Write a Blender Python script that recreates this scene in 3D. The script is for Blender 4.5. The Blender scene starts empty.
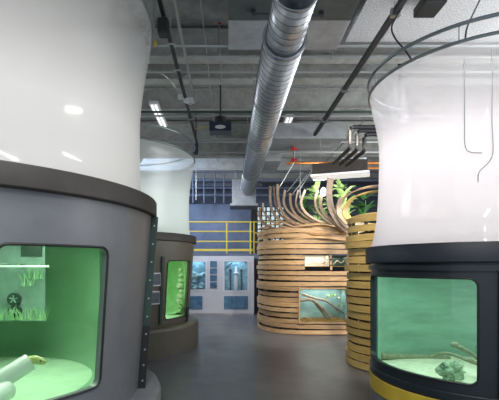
import bpy, bmesh, math, random
from mathutils import Vector, Matrix, noise
random.seed(7)
S = bpy.context.scene
C = S.collection
PI = math.pi
F = 400.0
EYE = 1.6
def at(px, py, Y):
    """world point seen at pixel px,py of the level view, at distance Y"""
    return Vector(((px-229.0)/F*Y, Y, EYE+(265.0-py)/F*Y))

# ------------------------------------------------------------------ camera, world, lights, exposure
cam_d = bpy.data.cameras.new('camera'); cam = bpy.data.objects.new('camera', cam_d); C.objects.link(cam)
cam.location = (0, 0, EYE); cam.rotation_euler = (PI/2, 0, 0)
cam_d.sensor_width = 36; cam_d.lens = 36*F/499
cam_d.shift_x = 20.5/499; cam_d.shift_y = 65/499
cam_d.clip_start = 0.05; cam_d.clip_end = 100
S.camera = cam
W = bpy.data.worlds.new('world'); S.world = W; W.use_nodes = True
W.node_tree.nodes['Background'].inputs[0].default_value = (0.80, 0.88, 1.0, 1)
W.node_tree.nodes['Background'].inputs[1].default_value = 1.0
S.view_settings.view_transform = 'Standard'; S.view_settings.look = 'None'
S.view_settings.gamma = 1; S.view_settings.use_curve_mapping = False
S.view_settings.exposure = 0.0
S.cycles.use_denoising = True
S.cycles.transparent_max_bounces = 24
S.cycles.max_bounces = 10
S.cycles.sample_clamp_indirect = 4

def area(name, loc, size, power, col=(1, 1, 1), target=None, sy=None, spread=None):
    d = bpy.data.lights.new(name, 'AREA'); d.energy = power; d.color = col
    d.shape = 'RECTANGLE'; d.size = size; d.size_y = sy or size
    if spread: d.spread = spread
    o = bpy.data.objects.new(name, d); C.objects.link(o); o.location = loc
    if target is not None:
        o.rotation_euler = (Vector(target)-Vector(loc)).to_track_quat('-Z', 'Y').to_euler()
    return o
def spot(name, loc, target, power, ang=60, col=(1, .85, .65), rad=.05, blend=.6):
    d = bpy.data.lights.new(name, 'SPOT'); d.energy = power; d.color = col
    d.spot_size = math.radians(ang); d.spot_blend = blend; d.shadow_soft_size = rad
    o = bpy.data.objects.new(name, d); C.objects.link(o); o.location = loc
    o.rotation_euler = (Vector(target)-Vector(loc)).to_track_quat('-Z', 'Y').to_euler()
    return o
def point(name, loc, power, col=(1, 1, 1), rad=.1):
    d = bpy.data.lights.new(name, 'POINT'); d.energy = power; d.color = col; d.shadow_soft_size = rad
    o = bpy.data.objects.new(name, d); C.objects.link(o); o.location = loc
    return o
# light inside the tanks' upper drums (skylight lamps over the water) and under the lids
area('lamp_left_drum', (-2.25, 3.41, 3.3), 1.0, 27, (1, .98, .96))
area('lamp_middle_drum', (-2.27, 8.07, 3.3), 1.0, 29, (.93, 1, .98))
area('lamp_right_drum', (2.62, 4.25, 3.1), .8, 17, (1, .95, .96))
area('lamp_left_water', (-1.75, 3.3, 1.93), .9, 30, (.95, 1, .90), sy=.9)
area('lamp_middle_water', (-1.8, 7.5, 1.9), .8, 24, (.92, 1, .82), sy=.8)
area('lamp_right_water', (2.3, 4.1, 1.58), 1.0, 17, (.92, 1, .95), sy=1.0)
# warm track spots on the timber enclosure
spot('spot_timber_front', (1.85, 5.6, 4.3), (1.6, 9.2, .9), 600, 50, (1, .86, .68))
spot('spot_timber_pier', (1.1, 4.4, 4.35), (2.1, 6.3, 1.2), 420, 36, (1, .88, .70))
spot('spot_timber_top', (.9, 8.0, 4.4), (2.0, 9.6, 2.3), 80, 45, (1, .90, .75))
# unseen area fills added: ceiling from both sides, blue at the far end
area('far_end_fill', (-2.6, 12.9, 4.3), 2.0, 80, (.50, .66, 1), target=(-.6, 15.5, 3.0))
area('ceiling_fill_right', (6.6, 6.0, 3.4), 7.0, 720, (.97, .98, 1), target=(1.5, 7.0, 5.2), sy=3.0)
area('ceiling_fill_left', (-6.6, 9.0, 4.0), 6.0, 150, (.88, .94, 1), target=(-1.0, 9.0, 5.2), sy=1.4)
area('cabinet_fill', (-.6, 10.9, 4.0), 1.4, 100, (.88, .92, 1), target=(-.5, 13.0, 1.4))  # added fill aimed at the cabinet front, no fitting hangs here

# ------------------------------------------------------------------ materials
def mat(name, col, rough=.5, metal=0.0, var=0.0, scale=8.0, bump=0.0, bscale=40.0, spec=.5, emis=None, estr=0, stretch=None, col2=None, rnd=0.0, coat=0.0):
    m = bpy.data.materials.new(name); m.use_nodes = True
    nt = m.node_tree; N = nt.nodes; L = nt.links; b = N['Principled BSDF']
    b.inputs['Base Color'].default_value = (*col, 1); b.inputs['Roughness'].default_value = rough
    b.inputs['Metallic'].default_value = metal; b.inputs['Specular IOR Level'].default_value = spec
    b.inputs['Coat Weight'].default_value = coat
    tc = N.new('ShaderNodeTexCoord'); mp = N.new('ShaderNodeMapping'); L.new(tc.outputs['Object'], mp.inputs[0])
    if stretch: mp.inputs['Scale'].default_value = stretch
    if var or col2:
        n = N.new('ShaderNodeTexNoise'); n.inputs['Scale'].default_value = scale; n.inputs['Detail'].default_value = 6
        n.inputs['Roughness'].default_value = .65
        L.new(mp.outputs[0], n.inputs[0])
        r = N.new('ShaderNodeValToRGB'); L.new(n.outputs[0], r.inputs[0])
        c2 = col2 or tuple(max(0, c*(1+var)) for c in col); c1 = col if col2 else tuple(max(0, c*(1-var)) for c in col)
        r.color_ramp.elements[0].position = .32; r.color_ramp.elements[1].position = .68
        r.color_ramp.elements[0].color = (*c1, 1); r.color_ramp.elements[1].color = (*c2, 1)
        out = r.outputs[0]
        if rnd:
            oi = N.new('ShaderNodeObjectInfo'); hs = N.new('ShaderNodeHueSaturation')
            mr = N.new('ShaderNodeMapRange'); L.new(oi.outputs['Random'], mr.inputs[0])
            mr.inputs[3].default_value = 1-rnd; mr.inputs[4].default_value = 1+rnd
            L.new(mr.outputs[0], hs.inputs['Value']); L.new(out, hs.inputs['Color']); out = hs.outputs[0]
        L.new(out, b.inputs['Base Color'])
    if bump:
        n2 = N.new('ShaderNodeTexNoise'); n2.inputs['Scale'].default_value = bscale; L.new(mp.outputs[0], n2.inputs[0])
        bp = N.new('ShaderNodeBump'); bp.inputs['Strength'].default_value = bump; bp.inputs['Distance'].default_value = .02
        L.new(n2.outputs[0], bp.inputs['Height']); L.new(bp.outputs[0], b.inputs['Normal'])
    if emis:
        b.inputs['Emission Color'].default_value = (*emis, 1); b.inputs['Emission Strength'].default_value = estr
    return m
def facing_refl(N, L, base, top):
    lw = N.new('ShaderNodeLayerWeight'); lw.inputs[0].default_value = .5
    p = N.new('ShaderNodeMath'); p.operation = 'POWER'; p.inputs[1].default_value = 5; L.new(lw.outputs['Facing'], p.inputs[0])
    m = N.new('ShaderNodeMath'); m.operation = 'MULTIPLY_ADD'; m.inputs[1].default_value = top; m.inputs[2].default_value = base; L.new(p.outputs[0], m.inputs[0])
    return m
def glass(name, tint, refl=.06, dirt=0.0):
    m = bpy.data.materials.new(name); m.use_nodes = True; nt = m.node_tree; N = nt.nodes; L = nt.links
    for n in list(N):
        if n.type != 'OUTPUT_MATERIAL': N.remove(n)
    o = N['Material Output']; t = N.new('ShaderNodeBsdfTransparent'); t.inputs[0].default_value = (*tint, 1)
    g = N.new('ShaderNodeBsdfGlossy'); g.inputs['Roughness'].default_value = .04
    ad = facing_refl(N, L, refl*.6, .35)
    mx = N.new('ShaderNodeMixShader'); L.new(ad.outputs[0], mx.inputs[0]); L.new(t.outputs[0], mx.inputs[1]); L.new(g.outputs[0], mx.inputs[2])
    L.new(mx.outputs[0], o.inputs[0]); return m
def drum(name, col, z_clear, z_full, clear=.6, base=.12, rough=.06):
    """translucent fibreglass that turns clearer towards its top edge"""
    m = bpy.data.materials.new(name); m.use_nodes = True; nt = m.node_tree; N = nt.nodes; L = nt.links
    for n in list(N):
        if n.type != 'OUTPUT_MATERIAL': N.remove(n)
    o = N['Material Output']
    d = N.new('ShaderNodeBsdfDiffuse'); d.inputs[0].default_value = (*col, 1)
    t = N.new('ShaderNodeBsdfTranslucent'); t.inputs[0].default_value = (*col, 1)
    m1 = N.new('ShaderNodeMixShader'); m1.inputs[0].default_value = .6; L.new(d.outputs[0], m1.inputs[1]); L.new(t.outputs[0], m1.inputs[2])
    tr = N.new('ShaderNodeBsdfTransparent'); tr.inputs[0].default_value = (.93, .95, .95, 1)
    geo = N.new('ShaderNodeNewGeometry'); sp = N.new('ShaderNodeSeparateXYZ'); L.new(geo.outputs['Position'], sp.inputs[0])
    nz = N.new('ShaderNodeTexNoise'); nz.inputs['Scale'].default_value = 1.2
    ad = N.new('ShaderNodeMath'); ad.operation = 'MULTIPLY_ADD'; L.new(nz.outputs[0], ad.inputs[0]); ad.inputs[1].default_value = .35; L.new(sp.outputs[2], ad.inputs[2])
    mr = N.new('ShaderNodeMapRange'); L.new(ad.outputs[0], mr.inputs[0])
    mr.inputs[1].default_value = z_full+.17; mr.inputs[2].default_value = z_clear+.17; mr.inputs[3].default_value = base; mr.inputs[4].default_value = clear
    m2 = N.new('ShaderNodeMixShader'); L.new(mr.outputs[0], m2.inputs[0]); L.new(m1.outputs[0], m2.inputs[1]); L.new(tr.outputs[0], m2.inputs[2])
    g = N.new('ShaderNodeBsdfGlossy'); g.inputs['Roughness'].default_value = rough
    fr = facing_refl(N, L, .03, .35)
    m3 = N.new('ShaderNodeMixShader'); L.new(fr.outputs[0], m3.inputs[0]); L.new(m2.outputs[0], m3.inputs[1]); L.new(g.outputs[0], m3.inputs[2])
    L.new(m3.outputs[0], o.inputs[0]); return m

M = {}
M['floor'] = mat('polished_concrete', (.115, .120, .135), .36, var=.22, scale=2.2, bump=.05, bscale=25, spec=.4)
M['deck'] = mat('ceiling_deck', (.26, .27, .265), .85, var=.25, scale=5, bump=.5, bscale=60)
M['beam'] = mat('painted_steel_beam', (.32, .33, .31), .6, var=.2, scale=6)
M['darkbeam'] = mat('dark_steel', (.05, .055, .06), .55, var=.3)
M['mottled'] = mat('mottled_insulation', (.24, .245, .25), .7, scale=55, col2=(.68, .69, .70), bump=.6, bscale=70)
M['galv'] = mat('galvanised_sheet', (.40, .42, .45), .30, metal=.9, var=.25, scale=9)
M['galvdull'] = mat('dull_galvanised_sheet', (.34, .355, .37), .5, metal=.3, var=.2, scale=3)
M['duct'] = mat('spiral_duct_steel', (.56, .59, .63), .36, metal=.75, var=.16, scale=14, stretch=(1, .4, 1), bump=.06, bscale=8)
M['seam'] = mat('duct_seam', (.20, .21, .22), .4, metal=.8)
M['wallblue'] = mat('blue_grey_wall', (.10, .125, .175), .7, var=.25, scale=1.5)
M['farpipe'] = mat('blue_grey_pipe', (.13, .16, .22), .5, var=.1)
M['boxsheet'] = mat('weathered_sheet', (.17, .185, .20), .5, metal=.2, var=.2, scale=4)
M['wallblueL'] = mat('blue_partition', (.115, .15, .225), .65, var=.3, scale=1.2)
M['wallgrey'] = mat('grey_wall', (.16, .17, .18), .8, var=.15, scale=2)
M['tankgrey'] = mat('grey_painted_fibreglass', (.155, .165, .18), .38, var=.10, scale=3, bump=.05, bscale=12)
M['tankolive'] = mat('olive_painted_fibreglass', (.095, .090, .070), .45, var=.10, scale=3)
M['tanknavy'] = mat('navy_painted_fibreglass', (.012, .018, .024), .35, var=.15, scale=3)
M['rimbrown'] = mat('dark_brown_rim', (.030, .027, .024), .6, var=.2, scale=5)
M['rimnavy'] = mat('dark_navy_rim', (.007, .012, .022), .5, var=.2, scale=4)
M['yellow'] = mat('yellow_paint', (.55, .40, .04), .45, var=.12, scale=6)
M['railyellow'] = mat('railing_yellow', (.50, .40, .06), .45, var=.1)
M['black'] = mat('black_rubber', (.010, .011, .011), .5)
M['flangegreen'] = mat('dark_green_flange', (.022, .050, .036), .4, var=.2)
M['bolt'] = mat('bolt_head', (.45, .47, .46), .35, metal=.7)
M['linerG'] = mat('green_tank_liner', (.22, .41, .25), .55, var=.10, scale=1.6)
M['linerM'] = mat('bright_green_liner', (.36, .62, .32), .55, var=.2, scale=2.5)
M['linerT'] = mat('teal_tank_liner', (.29, .47, .38), .55, var=.2, scale=1.5, stretch=(1, 1, 5))
M['palefloor'] = mat('pale_tank_floor', (.50, .70, .50), .6, var=.1, scale=4)
M['sand'] = mat('pale_sand', (.86, .81, .64), .9, var=.15, scale=9, bump=.4, bscale=60)
M['lid'] = mat('white_lid', (.5, .55, .5), .6)
M['gL'] = glass('green_tinted_glass', (.84, .95, .86), .04)
M['gT'] = glass('teal_tinted_glass', (.78, .93, .87), .05)
M['gC'] = glass('clear_glass', (.92, .96, .96), .05)
M['ringst'] = mat('ring_steel', (.16, .19, .20), .3, metal=.6)
M['rod'] = mat('grey_conduit', (.34, .36, .36), .4, metal=.5)
M['darkpipe'] = mat('dark_conduit', (.022, .024, .030), .5)
M['copper'] = mat('copper_pipe', (.55, .20, .05), .35, metal=.6, var=.2)
M['red'] = mat('red_fitting', (.45, .02, .02), .4)
M['white'] = mat('white_enamel', (.62, .63, .66), .45, var=.04)
M['cabinet'] = mat('pale_grey_cabinet', (.50, .52, .58), .45, var=.05, scale=2)
M['pvc'] = mat('white_plastic_pipe', (.80, .80, .82), .35)
M['tube'] = mat('fluorescent_tube', (1, 1, 1), .4, emis=(1, .98, .95), estr=1.3)
M['hoodlit'] = mat('lit_diffuser', (1, 1, 1), .4, emis=(1, .93, .92), estr=.45)
M['hood'] = mat('brown_grey_housing', (.085, .072, .066), .55, var=.1)
M['wood'] = mat('honey_pine_slat', (.44, .265, .13), .42, scale=3.5, col2=(.70, .49, .28), stretch=(1.2, 1.2, 14), rnd=.22)
M['woodO'] = mat('ochre_slat', (.40, .27, .085), .42, scale=3.5, col2=(.58, .43, .16), stretch=(1.2, 1.2, 14), rnd=.15)
M['woodg'] = mat('weathered_stave', (.24, .17, .115), .5, scale=4, col2=(.44, .34, .25), stretch=(4, 4, 4), rnd=.25)
M['stavedark'] = mat('brown_stave', (.16, .10, .065), .5, scale=4, col2=(.34, .23, .15), stretch=(4, 4, 4), rnd=.2)
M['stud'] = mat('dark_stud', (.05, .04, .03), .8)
M['leaf'] = mat('leaf_green', (.22, .42, .10), .45, scale=6, col2=(.55, .74, .32))
M['leafd'] = mat('deep_leaf', (.03, .10, .03), .45, scale=6, col2=(.08, .22, .07))
M['blossom'] = mat('white_blossom', (.85, .83, .80), .6)
M['branch'] = mat('pale_branch', (.34, .27, .20), .7, var=.4, scale=20, bump=.4)
M['branchw'] = mat('underwater_branch', (.30, .30, .20), .8, var=.4, scale=20, bump=.4)
M['rock'] = mat('mottled_rock', (.22, .32, .20), .8, scale=22, col2=(.74, .80, .62), bump=.5, bscale=30)
M['litter'] = mat('leaf_litter', (.20, .09, .02), .9, scale=30, col2=(.62, .36, .10), bump=1, bscale=60)
M['sky_paint'] = mat('terrarium_backdrop', (.16, .32, .32), .7, scale=3, col2=(.36, .52, .50))
M['cream'] = mat('cream_backdrop', (.75, .68, .58), .7, scale=9, col2=(.85, .82, .76))
M['bluepanel'] = mat('blue_display', (.03, .08, .16), .3, scale=5, col2=(.10, .22, .34))
M['bluelit'] = mat('backlit_blue_display', (.05, .12, .2), .3, scale=9, col2=(.30, .50, .60), emis=(.20, .42, .55), estr=.12)
M['sign'] = mat('slate_blue_sign', (.04, .055, .085), .3, scale=30, col2=(.14, .17, .21), stretch=(.3, .3, 3))
M['windowlit'] = mat('bright_window_pane', (.8, .9, .95), .4, emis=(.72, .90, .95), estr=.75)
M['panelgrey'] = mat('grey_green_panel', (.16, .26, .22), .5, var=.15)
M['fish'] = mat('yellow_green_fish', (.45, .50, .16), .4, scale=30, col2=(.66, .62, .30))
M['eye'] = mat('dark_eye', (.01, .01, .01), .2)
M['boxblue'] = mat('dark_blue_box', (.018, .028, .055), .4)

# ------------------------------------------------------------------ mesh helpers
def link(name, bm, m, parent=None, smooth=False, bevel=0.0, split=True):
    me = bpy.data.meshes.new(name); bm.normal_update(); bm.to_mesh(me); bm.free()
    me.materials.append(m)
    o = bpy.data.objects.new(name, me); C.objects.link(o)
    if parent:
        o.parent = parent; o.matrix_parent_inverse = Matrix.Translation(-parent.location) if parent.type == 'EMPTY' or parent.parent else Matrix()
        if parent.type == 'EMPTY': o.matrix_parent_inverse = parent.matrix_basis.inverted()
    if smooth:
        for p in me.polygons: p.use_smooth = True
        if split:
            md = o.modifiers.new('edges', 'EDGE_SPLIT'); md.split_angle = math.radians(35)
    if bevel:
        md = o.modifiers.new('bevel', 'BEVEL'); md.width = bevel; md.segments = 2; md.limit_method = 'ANGLE'
    return o
def tag(o, label, cat, group=None, kind=None):
    o['label'] = label; o['category'] = cat
    if group: o['group'] = group
    if kind: o['kind'] = kind
    return o
def thing(name, label, cat, loc=(0, 0, 0), group=None):
    o = bpy.data.objects.new(name, None); C.objects.link(o); o.location = loc; o.empty_display_size = .2
    tag(o, label, cat, group); return o
def struct(o):
    o['kind'] = 'structure'; return o
def BM(): return bmesh.new()
def box(bm, x0, x1, y0, y1, z0, z1):
    v = [bm.verts.new((x, y, z)) for x in (x0, x1) for y in (y0, y1) for z in (z0, z1)]
    for f in ((0, 1, 3, 2), (4, 6, 7, 5), (0, 4, 5, 1), (2, 3, 7, 6), (0, 2, 6, 4), (1, 5, 7, 3)):
        bm.faces.new([v[i] for i in f])
    return bm
def lathe(bm, prof, cx, cy, n=96, a0=0, a1=2*PI, closed_profile=False):
    full = abs(a1-a0-2*PI) < 1e-6; cols = []
    for i in range(n if full else n+1):
        a = a0+(a1-a0)*i/n; cols.append([bm.verts.new((cx+r*math.cos(a), cy+r*math.sin(a), z)) for r, z in prof])
    k = len(prof)
    for i in range(n):
        A = cols[i]; B = cols[(i+1) % len(cols)]
        for j in range(k if closed_profile else k-1):
            jj = (j+1) % k
            bm.faces.new((A[j], B[j], B[jj], A[jj]))
    if closed_profile and not full:
        bm.faces.new(cols[0]); bm.faces.new(cols[-1][::-1])
    return bm
def tube(bm, pts, r, n=8, cap=True, r2=None):
    pts = [Vector(p) for p in pts]; rings = []; K = len(pts)
    up = Vector((0, 0, 1))
    for i, p in enumerate(pts):
        t = (pts[min(i+1, K-1)]-pts[max(i-1, 0)]).normalized()
        u = up if abs(t.dot(up)) < .95 else Vector((1, 0, 0))
        a = t.cross(u).normalized(); b = t.cross(a).normalized()
        rr = r if r2 is None else r+(r2-r)*i/max(1, K-1)
        rings.append([bm.verts.new(p+rr*(a*math.cos(2*PI*j/n)+b*math.sin(2*PI*j/n))) for j in range(n)])
    for i in range(K-1):
        for j in range(n):
            bm.faces.new((rings[i][j], rings[i][(j+1) % n], rings[i+1][(j+1) % n], rings[i+1][j]))
    if cap:
        bm.faces.new(rings[0][::-1]); bm.faces.new(rings[-1])
    return bm
def spline(P, n=8):
    P = [Vector(p) for p in P]; out = []
    Q = [P[0]*2-P[1]]+P+[P[-1]*2-P[-2]]
    for i in range(1, len(Q)-2):
        for k in range(n):
            t = k/n; a, b, c, d = Q[i-1:i+3]
            out.append(.5*((2*b)+(c-a)*t+(2*a-5*b+4*c-d)*t*t+(3*b-a-3*c+d)*t**3))
    out.append(P[-1]); return out
def ribbon(bm, pts, h, th, side=None, taper=1.0):
    """flat strip following pts; h = width along z (or 'side' per-point vector), th = thickness"""
    pts = [Vector(p) for p in pts]; K = len(pts); rings = []
    for i, p in enumerate(pts):
        t = (pts[min(i+1, K-1)]-pts[max(i-1, 0)]).normalized()
        w = Vector((0, 0, 1)) if side is None else Vector(side)
        nrm = t.cross(w)
        if nrm.length < .05: nrm = Vector((0, -1, 0))
        nrm.normalize(); w = nrm.cross(t).normalized()
        hh = h*(1+(taper-1)*i/(K-1))
        rings.append([bm.verts.new(p+w*(sx*hh/2)+nrm*(sy*th/2)) for sx, sy in ((-1, -1), (1, -1), (1, 1), (-1, 1))])
    for i in range(K-1):
        for j in range(4):
            bm.faces.new((rings[i][j], rings[i][(j+1) % 4], rings[i+1][(j+1) % 4], rings[i+1][j]))
    bm.faces.new(rings[0][::-1]); bm.faces.new(rings[-1]); return bm
def ball(bm, c, r, sc=(1, 1, 1), sub=2):
    g = bmesh.ops.create_icosphere(bm, subdivisions=sub, radius=r)
    for v in g['verts']: v.co = Vector((v.co.x*sc[0], v.co.y*sc[1], v.co.z*sc[2]))+Vector(c)
    return g['verts']

# ------------------------------------------------------------------ room shell
struct(link('floor', box(BM(), -7, 7, -3, 17.4, -.1, 0), M['floor']))
bm = BM()                                    # corrugated deck
n = 136; x0 = -7.0
vs = []
for i in range(n+1):
    y = -3+20.4*i/n; z = 5.3+(.05 if i % 4 in (1, 2) else 0)
    vs.append([bm.verts.new((-7, y, z)), bm.verts.new((7, y, z)), bm.verts.new((7, y, 5.45)), bm.verts.new((-7, y, 5.45))])
for i in range(n):
    for j in range(4): bm.faces.new((vs[i][j], vs[i][(j+1) % 4], vs[i+1][(j+1) % 4], vs[i+1][j]))
struct(link('ceiling', bm, M['deck']))
struct(link('wall_back', box(BM(), -7, 7, 17.2, 17.4, 0, 5.3), M['wallblue']))
struct(link('wall_left', box(BM(), -7.1, -7, -3, 17.4, 0, 5.3), M['wallgrey']))
struct(link('wall_right', box(BM(), 7, 7.1, -3, 17.4, 0, 5.3), M['wallgrey']))
# roof beams (I sections spanning the hall)
for i, (Y, zb) in enumerate([(3.9, 4.95), (6.35, 4.85), (7.1, 4.85), (8.45, 4.85), (10.4, 4.85), (11.9, 4.8), (13.6, 4.8), (15.4, 4.8)]):
    bm = BM(); box(bm, -6.99, 6.99, Y-.11, Y+.11, zb, zb+.03); box(bm, -6.99, 6.99, Y-.012, Y+.012, zb+.03, 5.27); box(bm, -6.99, 6.99, Y-.11, Y+.11, 5.27, 5.295)
    o = struct(link('trim_%d' % (i+1), bm, M['beam']))
# far window
wn = bpy.data.objects.new('window_1', None); C.objects.link(wn); wn['kind'] = 'structure'; wn.location = (2.0, 17.1, 2.8)
p0 = at(257, 207, 17.1); p1 = at(284, 243, 17.1)
o = link('pane', box(BM(), p0.x, p1.x, 17.12, 17.15, p1.z, p0.z), M['windowlit'], wn)
bm = BM()
for i in range(7):
    x = p0.x+(p1.x-p0.x)*i/6; box(bm, x-.03, x+.03, 17.02, 17.11, p1.z, p0.z)
for i in range(9):
    z = p1.z+(p0.z-p1.z)*i/8; box(bm, p0.x, p1.x, 17.04, 17.10, z-.02, z+.02)
link('window_frame', bm, M['darkbeam'], wn)
# mezzanine slab and the blue partition on it
struct(link('trim_9', box(BM(), -6.9, 6.9, 13.5, 17.15, 1.82, 1.98), M['wallblue']))
pa = at(-20, 204, 15); pb = at(251, 262, 15)
part = tag(link('partition', box(BM(), pa.x, pb.x, 15.0, 15.2, 1.985, pa.z), M['wallblueL'], bevel=.01), 'blue-grey partition wall standing behind the yellow railing', 'partition')

def roof(x, y):
    if 1.66 <= x <= 5.5 and 3.0 <= y <= 5.75: return 4.80
    if -.01 <= x <= 1.56 and 4.0 <= y <= 5.8: return 4.72
    if 1.0 <= x <= 2.6 and 9.0 <= y <= 10.0: return 4.45
    return 5.29
# ------------------------------------------------------------------ tanks
def shell_with_window(cx, cy, rf, z0, z1, ta, tb, wz0, wz1, rc, n=160):
    """conical shell; rf(z) radius; window between angles ta,tb and heights wz0,wz1"""
    bm = BM(); 
    def P(a, z): return (cx+rf(z)*math.cos(a), cy+rf(z)*math.sin(a), z)
    rm = rf((wz0+wz1)/2); ra = rc/rm
    # rounded rect loop, per side samples
    inner = []; outer = []
    A0, A1 = ta-.12, tb+.12
    def side(p, q, k): return [(p[0]+(q[0]-p[0])*i/k, p[1]+(q[1]-p[1])*i/k) for i in range(k)]
    k = 16; kc = 6
    corners = [((tb-ra, wz0+rc), -PI/2, (A1, z0)), ((tb-ra, wz1-rc), 0, (A1, z1)), ((ta+ra, wz1-rc), PI/2, (A0, z1)), ((ta+ra, wz0+rc), PI, (A0, z0))]
    for i, (c, s, oc) in enumerate(corners):
        arc = [(c[0]+ra*math.cos(s+PI/2*j/kc), c[1]+rc*math.sin(s+PI/2*j/kc)) for j in range(kc+1)]
        nc = corners[(i+1) % 4]; na = (nc[0][0]+ra*math.cos(nc[1]), nc[0][1]+rc*math.sin(nc[1]))
        for j, p in enumerate(arc):
            f = (j-kc/2)/(kc/2)          # spread over the corner of the outer rect
            prev = corners[(i-1) % 4][2]; nxt = nc[2]; e = .12
            q = oc if f == 0 else ((oc[0]+(nxt[0]-oc[0])*e*f, oc[1]+(nxt[1]-oc[1])*e*f) if f > 0 else (oc[0]+(prev[0]-oc[0])*e*-f, oc[1]+(prev[1]-oc[1])*e*-f))
            inner.append(p); outer.append(q)
        a = arc[-1]; oa = outer[-1]; oz = nc[2]; ob = (oz[0]+(oc[0]-oz[0])*.12, oz[1]+(oc[1]-oz[1])*.12)
        for j in range(1, k):
            t = j/k; inner.append((a[0]+(na[0]-a[0])*t, a[1]+(na[1]-a[1])*t)); outer.append((oa[0]+(ob[0]-oa[0])*t, oa[1]+(ob[1]-oa[1])*t))
    R = 5; rings = []
    for r in range(R+1):
        t = r/R; rings.append([bm.verts.new(P(p[0]+(q[0]-p[0])*t, p[1]+(q[1]-p[1])*t)) for p, q in zip(inner, outer)])
    m = len(inner)
    for r in range(R):
        for j in range(m): bm.faces.new((rings[r][j], rings[r+1][j], rings[r+1][(j+1) % m], rings[r][(j+1) % m]))
    zs = sorted({round(q[1], 6) for q in outer if abs(q[0]-A1) < 1e-6})
    cols = []
    for i in range(n+1):
        a = A1+(2*PI-(A1-A0))*i/n; cols.append([bm.verts.new(P(a, z)) for z in zs])
    for i in range(n):
        for j in range(len(zs)-1): bm.faces.new((cols[i][j], cols[i+1][j], cols[i+1][j+1], cols[i][j+1]))
    bmesh.ops.remove_doubles(bm, verts=bm.verts, dist=1e-4)
    bmesh.ops.recalc_face_normals(bm, faces=bm.faces)
    return bm, [P(*p) for p in inner], inner
def gasket(cx, cy, rf, loop, w=.009, out=.008):
    bm = BM(); pts = [Vector((cx+(rf(z)+out*.3)*math.cos(a), cy+(rf(z)+out*.3)*math.sin(a), z)) for a, z in loop]
    pts.append(pts[0]); tube(bm, pts, w, 8, cap=False); return bm
def curved_pane(cx, cy, rf, ta, tb, z0, z1, off, n=20, th=.02):
    bm = BM(); lathe(bm, [(rf(z0)+off, z0), (rf(z1)+off, z1), (rf(z1)+off-th, z1), (rf(z0)+off-th, z0)], cx, cy, n, ta, tb, True)
    bmesh.ops.recalc_face_normals(bm, faces=bm.faces); return bm
def dbl(prof, th): return prof+[(r-th, z) for r, z in reversed(prof)]
def R(d): return math.radians(d)

def make_tank(name, label, cx, cy, rf, z0, z1, ta, tb, wz0, wz1, rc, bodym, rim, rimm, fun, drumm, hoops, liner, floorm, zf, glassm, zl, rl):
    t = thing(name, label, 'aquarium', (cx, cy, 0))
    bm, _, loop = shell_with_window(cx, cy, rf, z0, z1, R(ta), R(tb), wz0, wz1, rc)
    bm.faces.ensure_lookup_table(); f0 = bm.faces[0]; c0 = f0.calc_center_median(); bm.normal_update()
    f0 = [f for f in bm.faces][0]
    if f0.normal.dot(Vector((c0.x-cx, c0.y-cy, 0))) < 0: bmesh.ops.reverse_faces(bm, faces=bm.faces)
    b = link('tank_body', bm, bodym, t, smooth=True, split=False); md = b.modifiers.new('s', 'SOLIDIFY'); md.thickness = .05; md.offset = -1
    md = b.modifiers.new('edges', 'EDGE_SPLIT'); md.split_angle = math.radians(35)
    link('window_gasket', gasket(cx, cy, rf, loop), M['black'], t, smooth=True)
    link('window_pane', curved_pane(cx, cy, rf, R(ta)-.01, R(tb)+.01, wz0-.02, wz1+.02, -.015), glassm, t, smooth=True)
    rr, ra, rb, rth = rim
    bm = lathe(BM(), [(rr, ra), (rr+.008, ra+.01), (rr+.008, rb-.012), (rr, rb), (rr-rth, rb), (rr-rth, ra)], cx, cy, 128, closed_profile=True)
    bmesh.ops.recalc_face_normals(bm, faces=bm.faces); link('rim_band', bm, rimm, t, smooth=True)
    fs = spline([Vector((r, 0, z)) for r, z in fun], 5); prof = [(v.x, v.z) for v in fs]
    bm = lathe(BM(), prof, cx, cy, 144); bmesh.ops.recalc_face_normals(bm, faces=bm.faces)
    link('upper_drum', bm, drumm, t, smooth=True)
    for hr, hz, ht in hoops:
        bm = BM(); tube(bm, [(cx+hr*math.cos(2*PI*i/120), cy+hr*math.sin(2*PI*i/120), hz) for i in range(121)], ht, 8, cap=False)
        link('top_ring', bm, M['ringst'], t, smooth=True)
    # inner liner: drum of rl radius from floor to lid
    bm = BM(); lathe(bm, [(rl+.0, zl), (rl, zf-.1)], cx, cy, 72)
    # cut the part in front of the window
    am = R((ta+tb)/2); half = R((tb-ta)/2)+.07
    dele = [f for f in bm.faces if abs(((math.atan2(f.calc_center_median().y-cy, f.calc_center_median().x-cx)-am+PI) % (2*PI))-PI) < half]
    bmesh.ops.delete(bm, geom=dele, context='FACES')
    for sg in (-1, 1):                       # cheeks joining the liner to the shell beside the window
        a = am+sg*(half+.0); v = [bm.verts.new((cx+q*math.cos(a), cy+q*math.sin(a), z)) for q, z in ((rl, zf-.08), (rf(zf)-.052, zf-.08), (rf(zl)-.052, zl), (rl, zl))]
        bm.faces.new(v)
    link('inner_liner', bm, liner, t, smooth=True)
    if liner is not M['linerT']:
        link('shade_blend_cove', lathe(BM(), [(rl-.36, zf+.025), (rl-.22, zf+.04), (rl-.10, zf+.09), (rl-.03, zf+.20), (rl-.001, zf+.36)], cx, cy, 64, am+half+.12, am-half-.12+2*PI), liner, t, smooth=True, split=False)  # cove added so the shading fades softly from liner to floor
    bm = lathe(BM(), [(.0001, zf+.02), (rl*.5, zf+.015), (rl-.28, zf+.02), (rl+.01, zf+.02), (rf(zf)-.055, zf), (rf(zf)-.055, zf-.04), (.0001, zf-.04)], cx, cy, 64)
    link('tank_floor', bm, floorm, t, smooth=True)
    link('lid', lathe(BM(), [(.0001, zl+.05), (rf(zl)-.055, zl+.05), (rf(zl)-.055, zl+.03), (.0001, zl+.03)], cx, cy, 64), M['lid'], t)
    return t
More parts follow.
